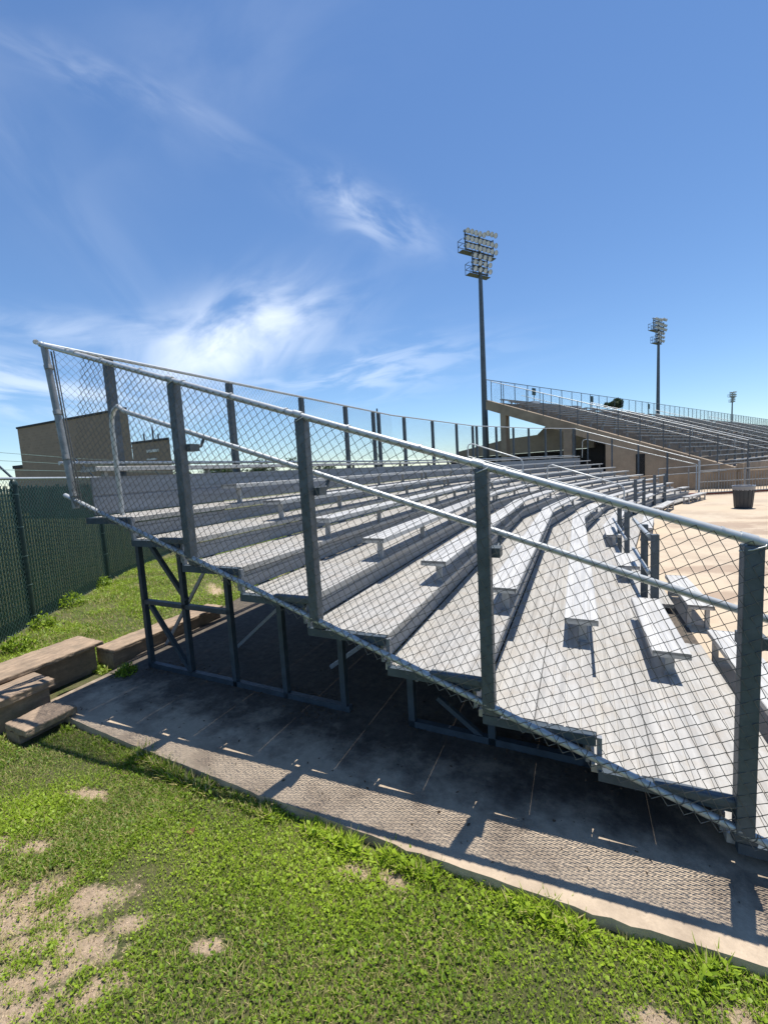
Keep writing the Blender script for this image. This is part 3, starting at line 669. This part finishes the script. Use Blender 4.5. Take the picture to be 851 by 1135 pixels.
b = MB(); trap(b, -27.69, -24.0, 16.02, 20, -31.5, -30.2, -.2, 4.72, O); b.build('wall', M['brick'], b2)
b = MB(); trap(b, -27.63, -23.94, 15.96, 20, -31.5, -30.1, 4.72, 4.86, O); b.build('roof', M['tar'], b2)
b = MB(); lbox(b, -26.1, -25.0, 15.90, 15.997, 4.05, 4.22, O); b.build('vent_hood', M['whitep'], b2)
b = MB(); lbox(b, -26.2, -25.3, 15.92, 15.997, 3.55, 3.66, O); b.build('ledge', M['whitep'], b2)
b = MB()
for x, h in ((-26.9, .55), (-26.0, .95), (-25.5, .45)): b = MB(); b.tube([(x - O[0], 16.4 - O[1], 4.8), (x - O[0], 16.4 - O[1], 4.8 + h)], .05, 8); b.build('vent_pipe', M['tar'], b2)
O = (-46, 22, 0); b3 = empty('brick_building', O); tag(b3, 'low flat roofed brick wing at the far left edge beyond the barbed wire', 'building')
b = MB(); lbox(b, -52, -41.6, 20, 27, -.2, 4.3, O); b.build('wall', M['brick'], b3)
b = MB(); lbox(b, -52.1, -41.62, 19.9, 27.1, 4.3, 4.62, O); b.build('roof', M['tar'], b3)

# ------------------------------------------------------------------ concrete grandstand
GS = Vector((-7.16, 32.45, 0)); eu = Vector((.891, -.454, 0)); ev = Vector((.454, .891, 0))
def G(u, v, z): p = GS + eu * u + ev * v; p.z = z; return p
gs = empty('concrete_grandstand'); tag(gs, 'large raked concrete grandstand with rows of grey benches behind the bleachers', 'grandstand')
sl = .386; LEN = 150
def gz(u): return 7.18 - sl * u
NR = 20; ru = 15.7 / NR
def quadprism(mb, pts, v0, v1): mb.loft([[G(u, v0, z) for u, z in pts], [G(u, v1, z) for u, z in pts]])
mb = MB(); quadprism(mb, [(-.25, gz(-.25)), (-.25, 6.5), (6.3, 4.0), (9.6, 2.72), (9.6, .0), (15.7, .0), (15.7, gz(15.7))], 0, .45); mb.build('raker_wall', M['stadium'], gs)
mb = MB()
quadprism(mb, [(10.95, .0), (10.95, 2.12), (11.45, 2.12), (11.45, .0)], -.02, .02); mb.build('doorway_shade', M['dark'], gs)  # black panel on the wall, its colour paints the dark of an opening
for v in (10, 20, 30, 40, 60, 80, 100, 120, 140):
    mb = MB(); quadprism(mb, [(-.25, gz(-.25) - .1), (-.25, 6.4), (9.6, 2.6), (9.6, gz(9.6) - .1)], v, v + .45); mb.build('raker_beam', M['stadium'], gs)
for v in (0, 10, 20, 30, 40, 60, 80):
    for (u0, u1) in ((1.1, 1.6), (6.3, 6.9), (9.15, 9.6)):
        mb = MB(); quadprism(mb, [(u0, 0), (u0, gz(u1) - .55), (u1, gz(u1) - .55), (u1, 0)], v + .003, v + .5); mb.build('column', M['stadium'], gs)
mb = MB(); quadprism(mb, [(-9., 2.9), (-9., 3.55), (-2.5, 4.35), (.6, 4.42), (1.6, 5.2), (5.6, 4.1), (5.6, 2.9)], 6.0, 6.3)
mb.build('cross_beam', M['stadium'], gs)
mb = MB(); quadprism(mb, [(9.62, 0), (9.62, 3.3), (9.9, 3.3), (9.9, 0)], .5, LEN); mb.build('rear_wall', M['stadium'], gs)
mb = MB(); quadprism(mb, [(-11, 0), (-11, 2.9), (7.5, 2.9), (7.5, 0)], 7.2, 7.4); quadprism(mb, [(4.5, 2.9), (4.5, 4.3), (9.6, 2.5), (9.6, 0), (7.5, 0), (7.5, 2.9)], 7.2, 7.4); mb.build('undercroft_shade', M['dark'], gs)  # black sheet that paints the deep shade below the terrace
mb = MB()
pts = []
for k in range(NR):
    u = 15.7 - ru * k; pts += [(u, gz(15.7) - .25 + k * ru * sl), (u, gz(15.7) - .02 + (k + 0) * ru * sl + .05)]
pts += [(-.25, pts[-1][1]), (-.25, pts[-1][1] - .35)]
low = [(15.7, .3)]
quadprism(mb, pts + [(15.45, .55)], .45, LEN); mb.build('terrace', M['stadium2'], gs)
# front wall
mb = MB(); quadprism(mb, [(15.7, 0), (15.7, 1.3), (15.95, 1.3), (15.95, 0)], 0.46, LEN); mb.build('front_wall', M['stadium'], gs)
secs = [(1.0, 13.5), (15.0, 30.), (31.5, 52.), (53.5, 90.), (91.5, 149.)]
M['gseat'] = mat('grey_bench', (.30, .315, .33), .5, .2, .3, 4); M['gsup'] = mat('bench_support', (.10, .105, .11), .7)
for k in range(NR):
    u = 15.7 - ru * k - .28; z = gz(15.7) + .03 + k * ru * sl + .36
    for (v0, v1) in secs:
        mb = MB(); quadprism(mb, [(u - .13, z - .05), (u - .13, z), (u + .13, z), (u + .13, z - .05)], v0, v1)
        v = v0 + .3
        while v < v1:
            mb.box(G(u, v, z - .22), (.12, .05, .36), eu, ev); v += 1.9 if v0 < 50 else 4.
        mb.build('bench_row', M['gseat'], gs)
# aisle rails of the grandstand
for v in (14.25, 30.75, 52.7):
    mb = MB(); mb.tube([G(1.5, v, gz(1.5) + .95), G(15.4, v, gz(15.4) + .95)], .03, 6); mb.tube([G(1.5, v, gz(1.5) + .5), G(15.4, v, gz(15.4) + .5)], .025, 6)
    for u in (1.5, 4.3, 7.1, 9.9, 12.7, 15.4): mb.tube([G(u, v, gz(u)), G(u, v, gz(u) + .95)], .025, 6)
    mb.build('aisle_rail', M['galv'], gs)
mb = MB(); mb.box((G(-.1, 14, 7.3)), (.8, 1.4, .25), eu, ev); mb.box(G(.5, 5.8, 7.25), (.5, 1.0, .2), eu, ev); mb.build('ledge', M['whitep'], gs)
# grandstand fences
f1 = empty('safety_fence'); tag(f1, 'sloping wire fence down the near end of the concrete grandstand', 'fence')
us = [0.25, 1.4, 3.43, 4.76, 6.02, 7.29, 8.58, 9.87, 11.13, 12.38, 13.68, 14.94, 16.2]
for u in us: b = MB(); b.bar(G(u, .1, gz(u) - (.0 if u < 15.8 else .7)), G(u, .1, gz(u) + 1.57), .05, .05); b.build('post', M['post'], f1)
b = MB(); b.tube([G(.2, .1, gz(.2) + 1.57), G(16.2, .1, gz(16.2) + 1.57)], .026, 6); b.build('top_rail', M['galv'], f1)
b = MB(); b.tube([G(3., .1, gz(3.) + 1.05), G(16.2, .1, gz(16.2) + 1.05)], .018, 6); b.build('mid_rail', M['galv'], f1)
chainlink('wire_mesh', G(16.2, .1, gz(16.2)), G(.2, .1, gz(.2)), 1.55, f1, M['wire'], pitch=.16, wire=.005, n=3, below=0)
f2 = empty('safety_fence'); tag(f2, 'long level wire fence along the top of the concrete grandstand', 'fence')
v = 0; i = 0
while v < LEN and i < 75: b = MB(); b.bar(G(-.15, v, 7.1), G(-.15, v, 8.87), .06, .06); b.build('post', M['post'], f2); v += 1.95; i += 1
b = MB(); b.tube([G(-.15, 0, 8.87), G(-.15, LEN, 8.87)], .03, 6); b.tube([G(-.15, 0, 8.87), G(.25, .1, 8.75)], .03, 6); b.build('top_rail', M['post'], f2)
chainlink('wire_mesh', G(-.15, 0, 7.2), G(-.15, 110, 7.2), 1.65, f2, M['wire'], pitch=.22, wire=.006, n=3, below=0)
for v, lab in ((6.6, 'small dark section sign on the top fence of the grandstand, left one'), (17.6, 'small dark section sign on the top fence of the grandstand, middle one'), (33., 'small dark section sign on the top fence of the grandstand, right one')):
    b = MB(); b.box(G(.0, v, 8.35), (.04, .55, .62), eu, ev); b.box(G(.03, v, 8.38), (.02, .20, .26), eu, ev); b.box(G(.0, v, 7.7), (.05, .05, 1.0), eu, ev); o = b.build('section_sign', M['sign']); tag(o, lab, 'sign', 'section signs on the grandstand fence')

# ------------------------------------------------------------------ light towers
def tower():
    t = empty('light_tower'); b = MB(); b.tube([(0, 0, 0), (0, 0, 18.8)], .32, 20, r2=.17); b.tube([(0, 0, 18.8), (0, 0, 22.0)], .17, 12, r2=.10)
    b.build('mast', M['pole'], t)
    def lampset(x, z, tilt=.5):
        d = Vector((0, -cos(tilt), -sin(tilt))); l = MB(); c = Vector((x, -.25, z))
        l.lathe([(.05, -.18), (.10, -.13), (.12, -.02), (.205, .13), (.215, .155), (.20, .155), (.19, .12)], c, 14, d)
        l.box(c - d * .26 + Vector((0, .05, .02)), (.14, .18, .14)); o = l.build('floodlight', M['lampm'], t)
        q = MB(); q.lathe([(0, .14), (.192, .13)], c, 14, d); q.build('lens', M['lens'], o)
    b = MB()
    for z, w in ((22.0, 3.3), (21.4, 3.3), (20.8, 3.3), (20.15, 1.8), (19.6, 1.8), (19.05, 1.8)): b.bar((-w / 2, 0, z - .18), (w / 2, 0, z - .18), .1, .1)
    for x in (-1.6, 1.6): b.bar((x, 0, 20.6), (x, 0, 22.0), .08, .08)
    for x in (-.85, .85): b.bar((x, 0, 18.8), (x, 0, 20.6), .08, .08)
    b.build('crossarm', M['pole'], t)
    for r_, z in enumerate((22.0, 21.4, 20.8)):
        for k in range(8): lampset(-1.6 + k * .457, z + (.25 if k > 4 and r_ == 0 else 0), .42)
    for z in (20.15, 19.6, 19.05):
        for k in range(4): lampset(-.85 + k * .567, z, .42)
    b = MB()
    for z, w in ((20.5, 3.9), (18.75, 2.4)):
        b.box((-.0, .28, z), (w, .56, .04))
        for x in (-w / 2, -w / 4, 0, w / 4, w / 2): b.bar((x, .56, z), (x, .56, z + .9), .035, .035)
        for zz in (.45, .9): b.bar((-w / 2, .56, z + zz), (w / 2, .56, z + zz), .035, .035); b.bar((-w / 2, 0, z + zz), (-w / 2, .56, z + zz), .035, .035)
    b.build('platform', M['pole'], t); return t
t1 = tower(); t1.location = (-8.28, 36.6, 0); t1.rotation_euler = (0, 0, radians(90 - 36) )
tag(t1, 'tallest nearest floodlight tower rising left of the grandstand', 'light tower', 'floodlight towers')
t2 = copy_tree(t1); t2.location = (10.6, 73.9, 0); t2['label'] = 'second floodlight tower, behind the middle of the grandstand'; t2.rotation_euler = (0, 0, radians(58))
t3 = copy_tree(t1); t3.location = (48.2, 181.3, 0); t3['label'] = 'tiny farthest floodlight tower near the right edge'; t3.rotation_euler = (0, 0, radians(50))

# ------------------------------------------------------------------ railing, bin, curb beyond the plaza
A = Vector((4.45, 21.35, 0)); B = Vector((9.4, 23.6, 0)); Cc = Vector((16, 26.6, 0))
M['railm'] = mat('dull_grey_rail', (.26, .27, .275), .5, .3, .25, 8)
rl = empty('picket_railing'); tag(rl, 'grey metal picket railing across the far side of the plaza', 'railing')
mb = MB()
for z in (1.15, .62, .12): mb.tube([A + Vector((0, 0, z)), B + Vector((0, 0, z)), Cc + Vector((0, 0, z))], .024, 8)
mb.build('rail', M['railm'], rl)
mb = MB(); e = (Cc - A).normalized(); L_ = (Cc - A).length; s = .13
while s < L_: mb.bar(A + e * s + Vector((0, 0, .12)), A + e * s + Vector((0, 0, 1.0)), .018, .018); s += .13
mb.build('pickets', M['railm'], rl)
s = 0
while s < L_: b = MB(); b.bar(A + e * s, A + e * s + Vector((0, 0, 1.2)), .06, .06); b.build('post', M['railm'], rl); s += 2.1
mb = MB(); n_ = Vector((-e.y, e.x, 0)); mb.box((A + Cc) / 2 + n_ * .25 + Vector((0, 0, .05)), (L_ + 3, .30, .11), e, n_); o = mb.build('curb', M['maroon']); o['kind'] = 'structure'
mb = MB(); mb.box((A + Cc) / 2 + n_ * 3.4 + Vector((0, 0, .45)), (L_ + 4, .3, .9), e, n_); tag(mb.build('ramp_wall', M['stadium']), 'low brown concrete ramp wall behind the picket railing', 'wall')
mb = MB(); mb.tube([(A + n_ * 2.9 + Vector((0, 0, 1.25))), Cc + n_ * 2.9 + Vector((0, 0, 1.5))], .03, 6); mb.tube([(A + n_ * 2.9 + Vector((0, 0, .9))), Cc + n_ * 2.9 + Vector((0, 0, 1.15))], .03, 6)
s = 0
while s < L_: mb.bar(A + n_ * 2.9 + e * s, A + n_ * 2.9 + e * s + Vector((0, 0, 1.25 + .25 * s / L_)), .05, .05); s += 1.6
tag(mb.build('ramp_railing', M['railm']), 'sloping pipe railing on the ramp behind the picket railing', 'railing')

bn = empty('trash_can', (4.48, 15.75, .004)); bn.scale = (.86, .86, .90); tag(bn, 'dark grey round trash can with a pale bag liner on the plaza', 'trash can')
b = MB(); b.lathe([(0, 0), (.27, 0), (.285, .03), (.33, .62), (.335, .80), (.36, .81), (.36, .85), (.32, .85), (.30, .3), (0, .28)], (0, 0, 0), 28)
for k in range(14):
    a = 2 * pi * k / 14; b.bar((.285 * cos(a), .285 * sin(a), .06), (.335 * cos(a), .335 * sin(a), .72), .03, .015)
b.build('body', M['bin'], bn)
b = MB(); n = 40; rings = []
for (r0, z, am) in ((.34, .70, .012), (.352, .77, .008), (.372, .84, .004), (.368, .875, .004), (.33, .87, .006), (.29, .74, .01)):
    rings.append([Vector((r0 * cos(2 * pi * k / n), r0 * sin(2 * pi * k / n), z)) + Vector((cos(2 * pi * k / n), sin(2 * pi * k / n), 1.5)) * am * sin(k * 2.4 + z * 9) for k in range(n)])
b.loft(rings, True, False); b.build('bag', M['bag'], bn)
for sgn in (-1, 1):
    b = MB(); b.tube([(sgn * .335, -.06, .66), (sgn * .385, -.05, .67), (sgn * .385, .05, .67), (sgn * .335, .06, .66)], .012, 8); b.build('handle', M['bin'], bn)

# ------------------------------------------------------------------ trees
def tree(loc, h, rad, seed, label, palm=False):
    o = empty('tree', loc); tag(o, label, 'tree', 'trees beyond the stands'); r = np.random.default_rng(seed)
    b = MB(); b.tube([(0, 0, 0), (.1, 0, h * .35), (0, .1, h * .7)], .28, 10, r2=.12)
    for k in range(6):
        an = k * 1.05; b.tube([(0, 0, h * .4 + k * .08 * h * .5), (rad * .4 * cos(an), rad * .4 * sin(an), h * .62 + .04 * k * h), (rad * .7 * cos(an), rad * .7 * sin(an), h * .75)], .09, 6, r2=.03)
    b.build('trunk', M['bark'], o); V = []; n = 0
    cl = [(r.normal(0, rad * .45), r.normal(0, rad * .45), h - rad * .75 + r.normal(0, rad * .22), rad * r.uniform(.25, .5)) for k in range(16)]
    pts = []
    for (x, y, z, s) in cl:
        m = 330; d = r.normal(0, 1, (m, 3)); d /= np.linalg.norm(d, axis=1)[:, None]; pts.append(np.array([x, y, z]) + d * (s * r.random(m) ** .35)[:, None] * np.array([1, 1, .75]))
    pts = np.concatenate(pts); n = len(pts); a = r.normal(0, 1, (n, 3)); a /= np.linalg.norm(a, axis=1)[:, None]; c = np.cross(a, r.normal(0, 1, (n, 3))); c /= np.linalg.norm(c, axis=1)[:, None]
    s = .22 * r.uniform(.5, 1.3, n)[:, None]; V = np.stack([pts - a * s, pts + c * s * .5, pts + a * s, pts - c * s * .5], 1).reshape(-1, 3)
    npmesh('crown', V, np.arange(n)[:, None] * 4 + np.arange(4), M['crown'], o, np.repeat(np.clip(r.normal(.4, .22, n), 0, 1), 4))
tree((4.95, 72.5, 0), 11.1, 1.15, 1, 'dark tree top showing above the back of the grandstand')
for i, (x, y, h, rr, lab) in enumerate(((-72, 52, 6.4, 4.5, 'leftmost low tree seen under the top bench'), (-65, 59, 6.3, 5, 'second low tree from the left seen under the top bench'), (-59, 65, 6.1, 5, 'third low tree from the left seen under the top bench'), (-52, 71, 5.9, 5, 'rightmost low tree seen under the top bench'))):
    tree((x, y, 0), h, rr, 5 + i, lab)

# ------------------------------------------------------------------ sky and sun
EL, AZ = radians(77.5), radians(15)          # azimuth from +Y towards +X
wd = bpy.data.worlds.new('World'); S.world = wd; wd.use_nodes = True; N = wd.node_tree.nodes; L = wd.node_tree.links
bg = N['Background']; sky = N.new('ShaderNodeTexSky'); sky.sky_type = 'NISHITA'; sky.sun_disc = False; sky.sun_elevation = EL; sky.sun_rotation = AZ
sky.air_density = 1.0; sky.dust_density = .0; sky.ozone_density = 2.6; sky.altitude = 100
hs = N.new('ShaderNodeHueSaturation'); hs.inputs['Saturation'].default_value = 1.04; hs.inputs['Value'].default_value = 1.0; L.new(sky.outputs[0], hs.inputs['Color'])
tc = N.new('ShaderNodeTexCoord'); dirv = tc.outputs['Generated']
def px(x, y): return (W_ + R_ * ((x - 425.5) / FPX) - U_ * ((y - 567.5) / FPX)).normalized()
def math(op, a, b=None):
    m = N.new('ShaderNodeMath'); m.operation = op
    for i, q in enumerate((a, b)):
        if q is None: continue
        if isinstance(q, (int, float)): m.inputs[i].default_value = q
        else: L.new(q, m.inputs[i])
    return m.outputs[0]
def dot(v):
    m = N.new('ShaderNodeVectorMath'); m.operation = 'DOT_PRODUCT'; L.new(dirv, m.inputs[0]); m.inputs[1].default_value = v; return m.outputs['Value']
def cirrus(c, a, b, amp, seed, freq=5., aniso=3.2, gain=(.40, .72)):
    """wisp centred on direction c, reaching to a (long axis) and b (short axis)"""
    c = Vector(c); A_ = Vector(a) - c; B_ = Vector(b) - c; la, lb = A_.length, B_.length
    u = math('DIVIDE', math('SUBTRACT', dot(A_.normalized()), c.dot(A_.normalized())), la); v = math('DIVIDE', math('SUBTRACT', dot(B_.normalized()), c.dot(B_.normalized())), lb)
    cb = N.new('ShaderNodeCombineXYZ'); L.new(math('MULTIPLY', u, la * freq), cb.inputs[0]); L.new(math('MULTIPLY', v, lb * freq * aniso), cb.inputs[1]); cb.inputs[2].default_value = seed
    nz_ = N.new('ShaderNodeTexNoise'); nz_.inputs['Scale'].default_value = 1.6; nz_.inputs['Detail'].default_value = 9; nz_.inputs['Roughness'].default_value = .52; nz_.inputs['Distortion'].default_value = .55; L.new(cb.outputs[0], nz_.inputs['Vector'])
    mr = N.new('ShaderNodeMapRange'); mr.interpolation_type = 'SMOOTHSTEP'; mr.inputs[1].default_value = gain[0]; mr.inputs[2].default_value = gain[1]; L.new(nz_.outputs['Fac'], mr.inputs[0])
    r2 = math('ADD', math('MULTIPLY', u, u), math('MULTIPLY', v, v)); m = math('POWER', 2.718, math('MULTIPLY', r2, -1.1))
    return math('MULTIPLY', math('MULTIPLY', m, mr.outputs[0]), amp)
cl = [cirrus(px(262, 375), px(350, 402), px(245, 330), .85, 1.3, 4.5, 1.35, (.32, .66)),
      cirrus(px(90, 365), px(260, 372), px(85, 345), .28, 2.1, 3, 4),
      cirrus(px(405, 235), px(470, 262), px(412, 210), .42, 3.4, 6, 1.8, (.36, .70)),
      cirrus(px(15, 150), px(40, 380), px(60, 130), .10, 4.7, 2, 3, (.3, .7)),
      cirrus(px(230, 80), px(420, 10), px(270, 170), .07, 5.2, 2, 2.0, (.35, .7)),
      cirrus(px(20, 430), px(180, 430), px(20, 395), .45, 6.9, 4, 5, (.35, .65)),
      cirrus(px(400, 415), px(520, 430), px(395, 385), .30, 7.7, 5, 4, (.36, .66)),
      cirrus(px(150, 105), px(260, 100), px(150, 80), .16, 8.1, 5, 3)]
tot = cl[0]
for c in cl[1:]: tot = math('ADD', tot, c)
tot = math('MINIMUM', tot, .92)
sk = mix(N, L, 1.0, hs.outputs[0], (.87, .985, 1.10), 'MULTIPLY'); cc = mix(N, L, tot, sk, (9.0, 9.6, 10.4)); L.new(cc, bg.inputs['Color']); bg.inputs['Strength'].default_value = .107
sd = bpy.data.lights.new('sun', 'SUN'); sd.energy = 5.0; sd.angle = radians(.35); sd.color = (1, .95, .87); so = bpy.data.objects.new('sun', sd); COL.objects.link(so)
dsun = Vector((cos(EL) * sin(AZ), cos(EL) * cos(AZ), sin(EL))); so.rotation_euler = dsun.to_track_quat('Z', 'Y').to_euler()
vs = S.view_settings; vs.view_transform = 'Standard'; vs.look = 'None'; vs.exposure = .37; vs.gamma = 1; vs.use_curve_mapping = False
S.render.resolution_x, S.render.resolution_y = 767, 1024
